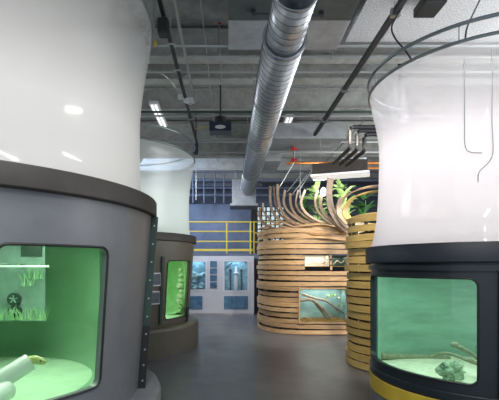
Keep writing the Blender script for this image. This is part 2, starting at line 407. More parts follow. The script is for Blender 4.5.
def lin(z0, r0, z1, r1): return lambda z: r0+(r1-r0)*(z-z0)/(z1-z0)

DL = drum('left_translucent_drum', (.80, .79, .78), 3.5, 2.7, .72, .08)
DMd = drum('middle_translucent_drum', (.78, .83, .80), 3.5, 2.9, .62, .08, .25)
DR = drum('right_translucent_drum', (.86, .82, .83), 3.45, 2.85, .62, .06)
FUN = [(1.50, 2.14), (1.465, 2.3), (1.455, 2.6), (1.462, 3.0), (1.51, 3.38), (1.55, 3.6), (1.56, 3.72)]
LC = (-2.25, 3.41); MC = (-2.27, 8.07); RC = (2.62, 4.25)
rfL = lin(.5, 1.445, 2.05, 1.565)
tL = make_tank('aquarium_tank', 'large grey round aquarium tank at left with a green window and white upper drum', *LC, rfL, .5, 2.05, -51.2, -23.9, .75, 1.72, .06,
    M['tankgrey'], (1.60, 2.03, 2.17, .13), M['rimbrown'], FUN, DL, [(1.57, 3.74, .018), (1.575, 4.0, .016)], M['linerG'], M['palefloor'], .56, M['gL'], 1.97, 1.385)
tM = make_tank('aquarium_tank', 'olive brown round aquarium tank with bright green window, beyond the left tank', *MC, rfL, .5, 2.05, -39.6, -10.5, .62, 1.68, .07,
    M['tankolive'], (1.60, 2.03, 2.17, .13), M['rimbrown'], FUN, DMd, [(1.57, 3.74, .018), (1.575, 4.0, .016)], M['linerM'], M['palefloor'], .57, M['gL'], 1.97, 1.38)
rfR = lin(.0, 1.05, 1.7, 1.05)
FR = [(1.045, 1.80), (1.02, 1.92), (.99, 2.1), (.967, 2.46), (.962, 2.9), (.99, 3.14), (1.03, 3.32), (1.062, 3.50)]
tR = make_tank('aquarium_tank', 'dark navy round aquarium tank at right with yellow stripe and sandy window', *RC, rfR, .0, 1.66, 167, 239.3, .585, 1.485, .07,
    M['tanknavy'], (1.10, 1.62, 1.795, .12), M['rimnavy'], FR, DR, [(1.07, 3.50, .015), (1.075, 3.645, .017)], M['linerT'], M['sand'], .46, M['gT'], 1.58, .98)
for ch in tR.children:
    if ch.name.startswith('tank_floor'):
        for v in ch.data.vertices: v.co.z += (RC[1]-v.co.y)*.065   # the sand slopes down to the back
for t, c in ((tL, LC), (tM, MC)):
    bm = lathe(BM(), [(.001, .5), (1.60, .5), (1.635, .485), (1.65, .45), (1.65, 0), (.001, 0)], *c, 96)
    link('plinth', bm, M['tankgrey'] if t is tL else M['tankolive'], t, smooth=False)
    for h in range(5):
        a = R(-150+72*h); bm = BM(); p = Vector((c[0]+1.573*math.cos(a), c[1]+1.573*math.sin(a), 3.74)); tube(bm, [p, p+Vector((0, 0, .26))], .008, 6); link('ring_post', bm, M['ringst'], t)
for h in range(7):
    a = R(130+51*h); bm = BM(); p = Vector((RC[0]+1.072*math.cos(a), RC[1]+1.072*math.sin(a), 3.50)); tube(bm, [p, p+Vector((0, 0, .145))], .006, 6); link('ring_post', bm, M['ringst'], tR)
# right tank trim: yellow stripe, ledge under the window, vertical joint covers
link('yellow_stripe', lathe(BM(), dbl([(1.062, .25), (1.066, .255), (1.066, .405), (1.062, .41)], .03), *RC, 96, closed_profile=True), M['yellow'], tR, smooth=False)
link('lower_ledge', lathe(BM(), dbl([(1.058, .43), (1.062, .435), (1.062, .49), (1.058, .495)], .04), *RC, 96, closed_profile=True), M['tanknavy'], tR)
link('upper_ledge', lathe(BM(), dbl([(1.075, 1.55), (1.075, 1.60)], .03), *RC, 96, closed_profile=True), M['tanknavy'], tR)
link('joint_cover', lathe(BM(), dbl([(1.095, .5), (1.095, 1.56)], .05), *RC, 6, R(247), R(253), True), M['tanknavy'], tR)
link('kick_band', lathe(BM(), dbl([(1.056, 0.002), (1.056, .24)], .01), *RC, 96, closed_profile=True), M['tankgrey'], tR)
# left tank flange with bolts
def flange(t, c, rf, ang, z0, z1, m, wid, nb, zb0, th=.022):
    a = R(ang); d = Vector((math.cos(a), math.sin(a), 0)); s = Vector((-math.sin(a), math.cos(a), 0)); b = BM(); cc = Vector((c[0], c[1], 0))
    vs = []
    for z in (z0, z1):
        for r in (rf(z)-.01, rf(z)+wid):
            for k in (-th/2, th/2): vs.append(b.verts.new(cc+d*r+s*k+Vector((0, 0, z))))
    for f in ((0, 2, 3, 1), (4, 5, 7, 6), (0, 4, 6, 2), (1, 3, 7, 5), (0, 1, 5, 4), (2, 6, 7, 3)): b.faces.new([vs[i] for i in f])
    bmesh.ops.recalc_face_normals(b, faces=b.faces)
    fo = link('joint_flange', b, m, t)
    for i in range(nb):
        z = z0+zb0+(z1-z0-2*zb0)*i/(nb-1); p = cc+d*(rf(z)+wid*.55)-s*(th/2)+Vector((0, 0, z))
        b = BM(); tube(b, [p+s*.002, p-s*.012], .008, 6); q = link('bolt', b, M['bolt'], fo)
    return fo
flange(tL, LC, rfL, 6.5, 1.06, 2.03, M['flangegreen'], .062, 6, .08)
flange(tL, LC, rfL, 6.5, .5, 1.055, M['black'], .066, 4, .07)
# middle tank joint strip, small bracket
link('joint_cover', lathe(BM(), dbl([(rfL(.55)+.03, .55), (rfL(1.75)+.03, 1.75)], .06), *MC, 3, R(-45), R(-43), True), M['flangegreen'], tM)
link('window_surround', lathe(BM(), dbl([(rfL(.54)+.02, .54), (rfL(.58)+.02, .58)], .05), *MC, 16, R(-43), R(-7), True), M['tankolive'], tM)
link('bracket', lathe(BM(), dbl([(rfL(.5)+.03, .51), (rfL(.8)+.03, .78)], .05), *MC, 3, R(-12), R(-7), True), M['black'], tM)
# information signs on the middle tank
for i, (zc, lab) in enumerate([(1.6+(265-279.5)/400*6.9, 'small framed dark sign on the olive tank, the upper of two'), (1.6+(265-298)/400*6.9, 'small framed dark sign on the olive tank, the lower of two')]):
    sg = thing('info_sign', lab, 'sign', (MC[0]+1.5*math.cos(R(-51)), MC[1]+1.5*math.sin(R(-51)), zc), 'framed signs on the olive tank')
    rr = rfL(zc)+.012
    link('sign_frame', lathe(BM(), dbl([(rr, zc-.115), (rr, zc+.115)], .02), *MC, 6, R(-54), R(-44.6), True), M['white'], sg)
    link('sign_panel', lathe(BM(), dbl([(rr+.005, zc-.095), (rr+.005, zc+.095)], .012), *MC, 6, R(-53.2), R(-45.5), True), M['sign'], sg)

# contents of the left tank
def pvc(label, px, py, D, dirpx, dirpy, dD, r, L):
    a = at(px, py, D); b = at(dirpx, dirpy, D+dD); d = (b-a).normalized(); e = a+d*L
    bm = BM(); seg = 24
    u = d.cross(Vector((0, 0, 1))).normalized(); v = d.cross(u)
    rings = []
    for (p, rr) in ((e, r*.82), (a, r*.82), (a, r), (e, r)):
        rings.append([bm.verts.new(p+rr*(u*math.cos(2*PI*j/seg)+v*math.sin(2*PI*j/seg))) for j in range(seg)])
    for i in range(4):
        A, B = rings[i], rings[(i+1) % 4]
        for j in range(seg): bm.faces.new((A[j], A[(j+1) % seg], B[(j+1) % seg], B[j]))
    bmesh.ops.recalc_face_normals(bm, faces=bm.faces)
    return tag(link('plastic_pipe', bm, M['pvc'], smooth=False), label, 'pipe', 'pipes in the left tank')
pvc('white plastic pipe in the left tank with a fish at its end', 30, 362, 2.9, -12, 388, -.18, .066, .95)
pvc('white plastic pipe in the left tank, lower, nothing at its end', 7, 390, 2.75, -10, 400, -.16, .066, .42)
fh = at(31, 360, 2.885); ft = at(46, 362, 2.84)
fsh = thing('fish', 'small yellow-green fish poking its head out of the white pipe', 'fish', fh)
bm = BM(); d = (ft-fh)
pts = [fh-d*.25, fh-d*.1, fh, fh+d*.35+Vector((0, 0, .006)), fh+d*.7+Vector((0, 0, .002)), fh+d*.95, fh+d*1.05]; rad = [.024, .028, .030, .032, .026, .015, .004]
rings = []
for p, r in zip(pts, rad): rings.append([bm.verts.new(p+Vector((-.0, r*.7*math.cos(2*PI*j/12), r*math.sin(2*PI*j/12)))) for j in range(12)])
for i in range(len(rings)-1):
    for j in range(12): bm.faces.new((rings[i][j], rings[i][(j+1) % 12], rings[i+1][(j+1) % 12], rings[i+1][j]))
bm.faces.new(rings[0]); bm.faces.new(rings[-1][::-1]); bmesh.ops.recalc_face_normals(bm, faces=bm.faces)
link('fish_body', bm, M['fish'], fsh, smooth=True)
bm = BM(); ball(bm, fh+d*.72+Vector((.0, -.019, .008)), .006); link('eye', bm, M['eye'], fsh)
bm = BM(); q = fh+d*.25+Vector((0, 0, .026)); v1 = bm.verts.new(q); v2 = bm.verts.new(q+d*.3+Vector((0, 0, -.002))); v3 = bm.verts.new(q+Vector((0, 0, .016))+d*.02); v4 = bm.verts.new(q+Vector((0, .005, .003)))
bm.faces.new((v1, v2, v3)); bm.faces.new((v1, v3, v4)); bm.faces.new((v4, v3, v2)); link('fin', bm, M['fish'], fsh)
# viewing panel, strip lamp and plants at the back of the left tank
Dp = 4.05
pq = at(-38, 243, Dp); pr = at(46, 321, Dp)
pn = thing('viewing_panel', 'grey-green panel with two dark round discs at the back of the left tank', 'panel', (pq.x, Dp, pr.z))
link('panel_board', box(BM(), pq.x, at(45, 0, Dp).x, Dp, Dp+.02, at(0, 321, Dp).z, at(0, 246, Dp).z), M['panelgrey'], pn)
link('dark_plate', box(BM(), at(22, 0, Dp).x, at(42, 0, Dp).x, Dp-.02, Dp-.002, at(0, 256, Dp).z, at(0, 245, Dp).z), M['flangegreen'], pn)
for (px, py) in ((15, 299), (16, 311)):
    c = at(px, py, Dp-.02); bm = BM(); tube(bm, [c, c+Vector((0, -.03, 0))], .065, 20); k = link('suction_disc', bm, M['flangegreen'], pn)
    bm = BM()
    for q in range(5):
        a = 2*PI*q/5+.3; tube(bm, [c+Vector((0, -.032, 0)), c+Vector((.04*math.cos(a), -.036, .04*math.sin(a)))], .007, 6)
    link('disc_hub', bm, M['panelgrey'], k)
tb_ = thing('strip_lamp', 'thin pale strip lamp fixed across the left tank, near its window top', 'lamp', at(20, 267, Dp-.15))
a = at(-30, 266.5, Dp-.15); b = at(49, 266.5, Dp-.15)
bm = BM(); tube(bm, [a, b], .012, 10); link('lamp_tube', bm, mat('pale_tube', (.45, .55, .5), .4, emis=(.8, 1, .9), estr=.12), tb_)
bm = BM(); tube(bm, [a+Vector((.3, 0, .02)), a+Vector((.3, .13, .02))], .012, 6); tube(bm, [b+Vector((-.3, 0, .02)), b+Vector((-.3, .13, .02))], .012, 6); link('lamp_bracket', bm, M['bolt'], tb_)
def tuft(bm, base, n, h, spread, w=.008):
    for i in range(n):
        p = base+Vector((random.uniform(-spread, spread), random.uniform(-.04, .04), 0)); hh = h*random.uniform(.5, 1)
        dx = random.uniform(-.5, .5)*hh; dy = random.uniform(-.2, .2)*hh
        ribbon(bm, spline([p, p+Vector((dx*.3, dy*.3, hh*.5)), p+Vector((dx, dy, hh))], 3), w, .002, side=(1, .3, 0), taper=.2)
bm = BM()
for px in range(-30, 45, 6): tuft(bm, at(px, 320, Dp-.12), 9, .15, .06)
for px, py in ((30, 272), (34, 270), (38, 273), (27, 280)):
    tuft(bm, at(px, py+6, Dp-.08), 9, .16, .05)
tag(link('water_plants', bm, mat('dim_water_plant', (.10, .30, .13), .5, scale=8, col2=(.30, .50, .24))), 'feathery green water plants in front of the grey-green panel', 'water plants', kind='stuff')

# contents of the right tank
def branch(label, P, r0, r1, m, name='branch', knob=None, cat='branch', group=None):
    bm = BM(); pts = spline(P, 6); tube(bm, pts, r0, 8, r2=r1)
    if knob: ball(bm, P[knob[0]], knob[1], (1.2, 1, .9))
    return tag(link(name, bm, m, smooth=True), label, cat, group)
branch('long thin branch lying along the sand in the right tank', [at(484, 366, 3.85), at(466, 359.5, 3.95), at(448, 353.5, 4.1), at(436, 354.5, 4.2), at(425, 358, 4.3)], .022, .008, M['branchw'])
branch('blunt-ended branch leaning upward in the right tank', [at(484, 364, 3.75), at(472, 354, 3.8), at(463, 349, 3.85), at(455, 345, 3.9)], .016, .024, M['branchw'], knob=(3, .034))
branch('short twig rising beside the right edge of the sandy window', [at(484, 366, 3.9), at(480, 352, 3.95), at(476, 346, 4.0)], .014, .006, M['branchw'])
branch('low log along the back of the sand in the right tank', [at(381, 355.5, 4.85), at(400, 356.5, 4.98), at(425, 357, 5.03), at(450, 358, 4.98)], .04, .03, M['branchw'], name='log', cat='log')
bm = BM(); c = at(451, 371, 3.72); vs = ball(bm, (0, 0, 0), .095, sub=4)
for v in vs:
    d = v.co.normalized(); v.co = d*(.088+.050*noise.noise(d*2.3+Vector((3, 1, 7)))+.022*noise.noise(d*7)); v.co = Vector((v.co.x*1.15, v.co.y, v.co.z*.95))+c
tag(link('rock', bm, M['rock']), 'mottled knobbly green rock on the sand in the right tank', 'rock')
# hanging hoses on the right drum
def on_drum(px, py, r=1.0, guess=None):
    """point on the near side of the right drum along the sight line"""
    k = (px-229)/F; cx, cy = RC; A = 1+k*k; B = -2*(k*cx+cy); Cc = cx*cx+cy*cy-r*r; d = (-B-math.sqrt(max(0, B*B-4*A*Cc)))/(2*A)
    return at(px, py, d)
bm = BM(); tube(bm, spline([on_drum(464, 58, 1.075), on_drum(464.5, 80, 1.07), on_drum(464.5, 120, 1.03), on_drum(465, 145, 1.0), on_drum(470, 152, .99), on_drum(482, 153, .99)], 6), .004, 6)
tag(link('hose', bm, M['rod']), 'thin hose hanging down the right drum and curling right', 'hose')
bm = BM(); tube(bm, spline([on_drum(492, 48, 1.075), on_drum(492.5, 80, 1.07), on_drum(492, 120, 1.03), on_drum(493, 152, 1.0), on_drum(488, 163, .99), on_drum(479, 172, .99), on_drum(478, 182, .985)], 6), .004, 6)
tag(link('hose', bm, M['rod']), 'thin hose hanging near the frame edge of the right drum, curling left', 'hose')

# middle tank: a rising column of stones
bm = BM()
for i in range(9):
    c = at(181+random.uniform(-1, 1), 312-i*5.2, 8.3); vs = ball(bm, c, .055+random.random()*.04, (1, 1, .8))
tag(link('rock_pile', bm, M['rock'], smooth=True), 'dark column of rounded stones inside the olive tank window', 'rocks')

# ------------------------------------------------------------------ cabinet at the far end
Dc = 12.8
cb = thing('display_cabinet', 'pale grey display cabinet with blue windows at the far end of the aisle', 'cabinet', (-.4, Dc, 0))
def cp(px, py): q = at(px, py, Dc); return q.x, q.z
xl = -2.2; xr, zt = cp(254, 256)
opens = [(cp(224, 0)[0], cp(248, 0)[0], cp(0, 291)[1], cp(0, 261)[1]), (cp(186, 0)[0], cp(206, 0)[0], cp(0, 290)[1], cp(0, 261)[1])]
# body as frame pieces around the two windows
bm = BM(); (a0, a1, b0, b1), (c0, c1, d0, d1) = opens
fy0, fy1 = Dc, Dc+.06
zlo, zhi = min(b0, d0), max(b1, d1)
for (x0_, x1_, z0_, z1_) in ((xl, c0, 0, zt), (c1, a0, 0, zt), (a1, xr, 0, zt), (c0, c1, 0, d0), (a0, a1, 0, b0), (c0, c1, d1, zt), (a0, a1, b1, zt)):
    box(bm, x0_, x1_, fy0, fy1, z0_, z1_)
box(bm, xl, xl+.04, fy1, Dc+.6, 0, zt); box(bm, xr-.04, xr, fy1, Dc+.6, 0, zt); box(bm, xl, xr, fy1, Dc+.6, zt-.03, zt); box(bm, xl, xr, Dc+.56, Dc+.6, 0, zt)
link('cabinet_body', bm, M['cabinet'], cb)
link('base_board', box(BM(), xl, xr, Dc-.01, Dc, 0, .06), M['galvdull'], cb)
for (x0_, x1_, z0_, z1_) in opens:
    q = link('display_window', box(BM(), x0_, x1_, Dc+.03, Dc+.04, z0_, z1_), M['gC'], cb)
    bm = BM()
    for f in ((x0_-.02, x0_+.015, z0_-.02, z1_+.02), (x1_-.015, x1_+.02, z0_-.02, z1_+.02), (x0_+.015, x1_-.015, z0_-.02, z0_+.015), (x0_+.015, x1_-.015, z1_-.015, z1_+.02)): box(bm, f[0], f[1], Dc-.012, Dc+.0, f[2], f[3])
    link('window_trim', bm, M['white'], q)
    link('backdrop', box(BM(), x0_-.02, x1_+.02, Dc+.35, Dc+.37, z0_-.02, z1_+.02), M['bluelit'], cb)
    area('cabinet_lamp', ((x0_+x1_)/2, Dc+.2, z1_+.0), .5, 3.5, (.72, .90, 1), sy=.2)
# the vessel in the right window: pale column between dark rods
vs_ = thing('column_ornament', 'pale column between dark rods inside the right window of the cabinet', 'ornament', at(236, 290, Dc+.22))
Dv = Dc+.22; bm = BM(); c = at(236, 290, Dv)
lathe(bm, [(.001, c.z), (.07, c.z), (.075, c.z+.25), (.06, c.z+.45), (.045, c.z+.5), (.09, c.z+.55), (.05, c.z+.6), (.02, c.z+.72), (.001, c.z+.75)], c.x, Dv, 20)
link('column', bm, M['white'], vs_, smooth=True)
for px in (230.5, 241.5):
    c = at(px, 290, Dv); bm = BM(); tube(bm, [c, c+Vector((0, 0, .68))], .028, 8); tube(bm, [c+Vector((0, 0, .6)), c+Vector((0, 0, .66))], .045, 8); link('dark_rod', bm, M['boxblue'], vs_)
c = at(232, 263, Dv-.1); d = at(224.5, 270, Dv-.1); bm = BM(); tube(bm, [c, d], .02, 6); link('slanted_arm', bm, M['boxblue'], vs_)
# coral in the left window
bm = BM()
for i in range(26):
    c = at(random.uniform(190, 204), random.uniform(272, 289), Dv+random.uniform(-.05, .08)); vs = ball(bm, c, random.uniform(.05, .10), (1, .8, random.uniform(.5, 1)), sub=2)
tag(link('coral', bm, mat('pale_blue_coral', (.16, .28, .36), .7, scale=20, col2=(.55, .72, .78))), 'pale blue coral heap inside the left window of the cabinet', 'coral')
for k, (y0_, y1_) in enumerate(((261, 267), (268.2, 273.8), (275.2, 281), (282.2, 288))):
    x0_, z1_ = cp(210, y0_); x1_, z0_ = cp(217, y1_)
    nm = ['topmost', 'second', 'third', 'lowest'][k]
    s = thing('label_plate', 'small blue label plate between the cabinet windows, %s of four' % nm, 'sign', ((x0_+x1_)/2, Dc-.01, z0_), 'blue label plates on the cabinet')
    link('plate', box(BM(), x0_, x1_, Dc-.02, Dc-.001, z0_, z1_), M['bluepanel'], s); link('plate_rim', box(BM(), x0_-.008, x1_+.008, Dc-.010, Dc-.0005, z0_-.008, z1_+.008), M['white'], s)
for (xa, xb, lab) in ((224, 248, 'wide blue panel low on the cabinet under its right window'), (186, 202.5, 'dark blue panel low on the cabinet under its left window')):
    x0_, z1_ = cp(xa, 296); x1_, z0_ = cp(xb, 309)
    s = tag(link('blue_panel', box(BM(), x0_, x1_, Dc-.02, Dc-.001, z0_, z1_), M['bluepanel'], bevel=.004), lab, 'panel')

# yellow railing on the mezzanine
rl = thing('guard_railing', 'yellow guard railing along the mezzanine above the cabinet', 'railing', (-.5, 13.6, 1.98))
Dr = 13.6
xa, xb = -4.0, at(252.5, 0, Dr).x
for py, r in ((222, .026), (231.5, .024), (241.5, .024)):
    z = at(0, py, Dr).z; bm = BM(); tube(bm, [(xa, Dr, z), (xb, Dr, z)], r, 8); link('rail', bm, M['railyellow'], rl, smooth=True)
link('toe_board', box(BM(), xa, xb, Dr-.01, Dr+.01, 2.07, 2.15), M['railyellow'], rl)
for px in (130, 178, 226.8, 250.5):
    x = at(px, 0, Dr).x; bm = BM(); tube(bm, [(x, Dr, 1.985), (x, Dr, at(0, 221.5, Dr).z)], .03, 8); link('post', bm, M['railyellow'], rl, smooth=True)
rl2 = thing('guard_railing', 'short yellow railing section turning right behind the timber enclosure', 'railing', (1.2, 14.2, 1.98))
for py in (222, 233, 242):
    z = at(0, py, 14.2).z; bm = BM(); tube(bm, [(at(253.5, 0, 14.2).x, 14.2, z), (at(300, 0, 14.2).x, 14.2, z)], .024, 8); link('rail', bm, M['railyellow'], rl2, smooth=True)
for px in (254, 296):
    x = at(px, 0, 14.2).x; bm = BM(); tube(bm, [(x, 14.2, 1.985), (x, 14.2, at(0, 221, 14.2).z)], .028, 8); link('post', bm, M['railyellow'], rl2, smooth=True)

# black column at the end of the partition
tag(link('steel_column', box(BM(), at(252, 0, 15.3).x, at(256.5, 0, 15.3).x, 15.25, 15.45, 1.985, 4.79), M['black']), 'black steel column at the right end of the blue partition', 'column')
tag(link('steel_column', box(BM(), at(255, 0, 13.45).x, at(259, 0, 13.45).x, 13.3, 13.45, 0.0, 1.81), M['black']), 'black steel column rising from the floor right of the cabinet', 'column')

# ------------------------------------------------------------------ timber enclosures
def slat_path(kind):
    if kind == 'main':
        P = [(1.35, 12.2), (.98, 11.6), (.80, 10.9), (.78, 10.2), (.95, 9.62), (1.28, 9.28), (1.75, 9.15), (2.4, 9.12), (3.0, 9.14), (3.6, 9.3), (4.1, 9.7)]
    else:
        P = [(3.5, 7.05), (3.0, 7.02), (2.55, 7.10), (2.17, 6.95), (1.96, 6.65), (1.95, 6.28), (2.12, 5.94), (2.42, 5.74), (2.8, 5.70), (3.3, 5.78), (3.7, 5.95)]
    return spline([Vector((x, y, 0)) for x, y in P], 8)
OPEN = [(1.615, 2.715, .30, 1.05), (1.73, 2.30, 1.555, 1.835), (2.345, 2.70, 1.555, 1.80)]
def enclosure(label, kind, woodm, loc, nslat, z0, pitch, h):
    e = thing('timber_enclosure', label, 'enclosure', loc)
    base = slat_path(kind)
    cen = Vector((loc[0], loc[1], 0))
    for i in range(nslat):
        z = z0+pitch*i; j = random.uniform(-.012, .012) + (.02*math.sin(i*1.7)); hh = h*random.uniform(.93, 1.06)
        tilt = random.uniform(-.004, .004)*(1 if i < nslat-3 else 3)
        pts = []
        for q in base:
            d = Vector((q.x-cen.x, q.y-cen.y, 0)); d.normalize()
            pts.append(q+d*j+Vector((0, 0, z+tilt*(q.x-cen.x)*3)))
        segs = [pts]
        if kind == 'main':
            for (ax, bx, az, bz) in OPEN:
                if z+hh/2 > az+.012 and z-hh/2 < bz-.012:
                    ns = []
                    for s in segs:
                        L_ = [p for p in s if not (p.y < 9.9 and p.x > ax)]; 
                        R_ = [p for p in s if (p.y < 9.9 and p.x > bx)]
                        front = [p for p in s if p.y < 9.9 and ax-.001 <= p.x <= bx+.001]
                        if L_ and (any(p.x > ax for p in s)):
                            last = L_[-1]
                            if last.x < ax: L_.append(Vector((ax, front[0].y if front else last.y, last.z)))
                        if R_ and any(p.x < bx for p in s):
                            R_.insert(0, Vector((bx, R_[0].y, R_[0].z)))
                        if len(L_) > 1: ns.append(L_)
                        if len(R_) > 1 and R_[0].x >= bx-1e-6: ns.append(R_)
                    segs = ns
        for s in segs:
            link('slat', ribbon(BM(), s, hh, .022), woodm, e)
    inner = [q+(cen-Vector((q.x, q.y, 0))).normalized()*.05 for q in base]
    for k in range(3, len(inner)-1, 7):
        q = inner[k]
        if kind == 'main' and q.y < 9.9 and 1.58 < q.x < 2.78: continue
        link('stud', box(BM(), q.x-.02, q.x+.02, q.y-.02, q.y+.02, 0, z0+pitch*(nslat-1)), M['stud'], e)
    return e
eM = enclosure('curved enclosure of honey-coloured slats with built-in terrarium windows', 'main', M['wood'], (2.2, 10.6, 0), 20, .065, .1225, .095)
for (x_, z_) in ((1.60, .3), (2.73, .3)):
    link('window_post', box(BM(), x_-.014, x_+.014, 9.10, 9.5, .27, 1.10), M['wood'], eM)
link('window_sill', box(BM(), 1.6, 2.74, 9.09, 9.5, .262, .295), M['wood'], eM); link('window_sill', box(BM(), 1.6, 2.74, 9.09, 9.5, 1.055, 1.085), M['wood'], eM)
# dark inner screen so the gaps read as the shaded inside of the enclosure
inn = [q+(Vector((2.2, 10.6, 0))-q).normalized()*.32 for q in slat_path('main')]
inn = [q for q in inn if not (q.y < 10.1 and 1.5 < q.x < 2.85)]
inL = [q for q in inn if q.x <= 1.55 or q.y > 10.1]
link('gap_shade_screen', ribbon(BM(), [q+Vector((0, 0, 1.1)) for q in inL if q.x < 2], 2.05, .02), M['stud'], eM)
eP = enclosure('rounded pier of ochre slats standing between the enclosure and the navy tank', 'pier', M['woodO'], (2.78, 6.42, 0), 19, .065, .1235, .100)
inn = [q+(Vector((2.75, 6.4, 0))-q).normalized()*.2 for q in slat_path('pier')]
link('gap_shade_screen', ribbon(BM(), [q+Vector((0, 0, 1.1)) for q in inn], 2.05, .02), M['stud'], eP)  # dark sheet added behind the pier slats to stand in for shade
# staves curling up from the top
def stave(par, P, w, th=.018, m=None, tap=.75):
    pts = spline([at(*p) for p in P], 7)
    link('curled_stave', ribbon(BM(), pts, w, th, side=(.75, .45, .35), taper=tap), m or M['woodg'], par)
st = [
 [(325, 231, 9.15), (290, 231, 9.3), (268, 226, 9.75), (260, 217, 10.1), (260, 208, 10.3)],
 [(330, 230, 9.15), (295, 229, 9.25), (275, 223, 9.6), (264, 212, 9.9), (263, 203, 10.0)],
 [(335, 230, 9.15), (300, 228, 9.2), (280, 220, 9.5), (271, 207, 9.7), (270, 186, 9.8)],
 [(338, 229, 9.15), (305, 227, 9.2), (285, 219, 9.4), (276, 206, 9.6), (273.5, 186, 9.7)],
 [(340, 229, 9.15), (308, 226, 9.2), (288, 218, 9.4), (279, 204, 9.5), (277.5, 184, 9.6)],
 [(342, 229, 9.15), (312, 225, 9.2), (293, 216, 9.3), (284, 204, 9.45), (285, 190, 9.5)],
 [(343, 229, 9.15), (316, 225, 9.2), (298, 217, 9.3), (291, 206, 9.4), (290, 193, 9.4)],
 [(345, 229, 9.12), (320, 224, 9.15), (303, 215, 9.25), (296, 204, 9.3), (298, 190, 9.3)],
 [(346, 229, 9.12), (323, 223, 9.15), (307, 214, 9.2), (301, 203, 9.25), (305, 190, 9.3)],
 [(347, 230, 9.1), (330, 223, 9.1), (318, 212, 9.1), (315, 200, 9.15), (318, 190, 9.2)],
 [(348, 231, 9.05), (334, 223, 9.0), (323, 212, 9.0), (320, 201, 9.05), (322, 195, 9.1)],
]
for i, P in enumerate(st): stave(eM, P, (.08, .06, .085, .065, .10, .075)[i % 6], m=M['woodg'] if i % 3 else M['stavedark'])
stave(eM, [(349, 231, 9.0), (339, 222, 8.95), (331, 208, 8.95), (329, 192, 8.95), (331, 177, 9.0)], .20, .02, tap=.85)
stave(eM, [(350, 230, 8.9), (342, 222, 8.9), (337, 210, 8.9), (340, 196, 8.8)], .09)
stave(eP, [(348, 224, 7.2), (339, 212, 7.3), (343, 199, 7.2), (360, 189, 6.9), (385, 185, 6.5)], .13, .02, M['woodg'], .95)
stave(eP, [(350, 221, 6.8), (345, 211, 6.9), (352, 199, 6.8), (366, 193, 6.6), (388, 190, 6.3)], .13, .02, M['woodO'], .95)
stave(eP, [(349, 219, 6.7), (358, 216, 6.4), (370, 214, 6.1), (385, 213, 5.9)], .10, .02, M['woodO'], 1)
for P in ([(264, 227, 9.85), (288, 222, 9.4), (318, 227, 9.15), (347, 225, 9.05)], [(270, 229, 9.7), (300, 226, 9.2), (325, 224, 9.1), (347, 231, 9.05)], [(262, 236, 9.85), (290, 238, 9.3), (320, 237, 9.08), (348, 240, 9.06)], [(262, 231, 9.9), (285, 234, 9.4), (310, 232, 9.15), (347, 232, 9.1)], [(262, 235, 9.8), (290, 230, 9.35), (320, 234, 9.1), (347, 229, 9.1)], [(260, 228, 10.1), (280, 229, 9.6), (305, 229, 9.25), (347, 234, 9.1)]):
    stave(eM, P, .09, .02, M['wood'], 1)
# steel stays up to the roof
stays = []
for i, (a, b, lab) in enumerate([((279.5, 187, 9.6), (294, 162, 9.6), 'steel stay from the stave tips up to the lower red fitting'), ((287, 192, 9.5), (303, 172, 9.7), 'steel stay slanting beside the timber staves, second from left'), ((291, 196, 9.4), (307, 175, 9.6), 'steel stay slanting above the timber staves, third from left'), ((298, 192, 9.3), (312, 170, 9.6), 'steel stay slanting up toward the pendant light')]):
    bm = BM(); A = at(*a); B = at(*b); tube(bm, [A, B], .014 if i == 0 else .010, 6); tag(link('steel_stay', bm, M['rod']), lab, 'stay', 'steel stays above the timber staves')

# terrariums built into the enclosure
def terr(label, x0_, x1_, z0_, z1_, backm, dep=.5, y=9.14):
    t = thing('terrarium', label, 'terrarium', ((x0_+x1_)/2, y, z0_))
    link('back_panel', box(BM(), x0_, x1_, y+dep, y+dep+.02, z0_, z1_), backm, t)
    bm = BM(); box(bm, x0_-.0, x0_+.012, y+.03, y+dep, z0_, z1_); box(bm, x1_-.012, x1_, y+.03, y+dep, z0_, z1_); link('side_panel', bm, backm, t)
    link('base_panel', box(BM(), x0_, x1_, y+.03, y+dep, z0_, z0_+.012), M['litter'], t)
    link('glass_front', box(BM(), x0_, x1_, y+.015, y+.025, z0_, z1_), M['gC'], t)
    link('lamp_cover', box(BM(), x0_, x1_, y+.03, y+dep, z1_, z1_+.02), M['black'], t)
    return t
terr('large terrarium with teal backdrop, branches and leaf litter, set in the slats', 1.62, 2.71, .30, 1.045, M['sky_paint'])
terr('small cream-backed terrarium high in the slats, left of its neighbour', 1.735, 2.295, 1.56, 1.83, M['cream'], .35)
terr('smaller dark-backed terrarium high in the slats beside the cream one', 2.35, 2.695, 1.56, 1.795, M['flangegreen'], .35)
area('terrarium_lamp', (2.16, 9.40, 1.03), .9, 7, (1, .98, .92), sy=.35)
area('terrarium_lamp_cream', (2.0, 9.32, 1.815), .5, 2.2, (1, .93, .82), sy=.2)
area('terrarium_lamp_dark', (2.52, 9.32, 1.78), .3, 2, (1, .98, .95), sy=.2)
def tp(px, py, dy=.25): return at(px, py, 9.14+dy)
br = [([(300, 300), (312, 300), (322, 308), (331, 318)], .03, .02, 'thick pale branch sloping down across the large terrarium'),
      ([(302, 294), (314, 298), (326, 301), (337, 309), (345, 314)], .022, .012, 'long pale branch running to the right side of the large terrarium'),
      ([(315, 303), (322, 312), (326, 318)], .02, .014, 'short forked branch down to the litter in the large terrarium'),
      ([(336, 311), (340, 304), (346, 302)], .010, .006, 'thin twig rising at the right of the large terrarium'),
      ([(322, 301), (330, 296), (338, 296)], .010, .006, 'thin twig under the green leaves in the large terrarium')]
for k, (P, r0, r1, lab) in enumerate(br): branch(lab, [tp(x, y, .22+.02*k) for x, y in P], r0*1.5, r1*1.4, M['branch'])
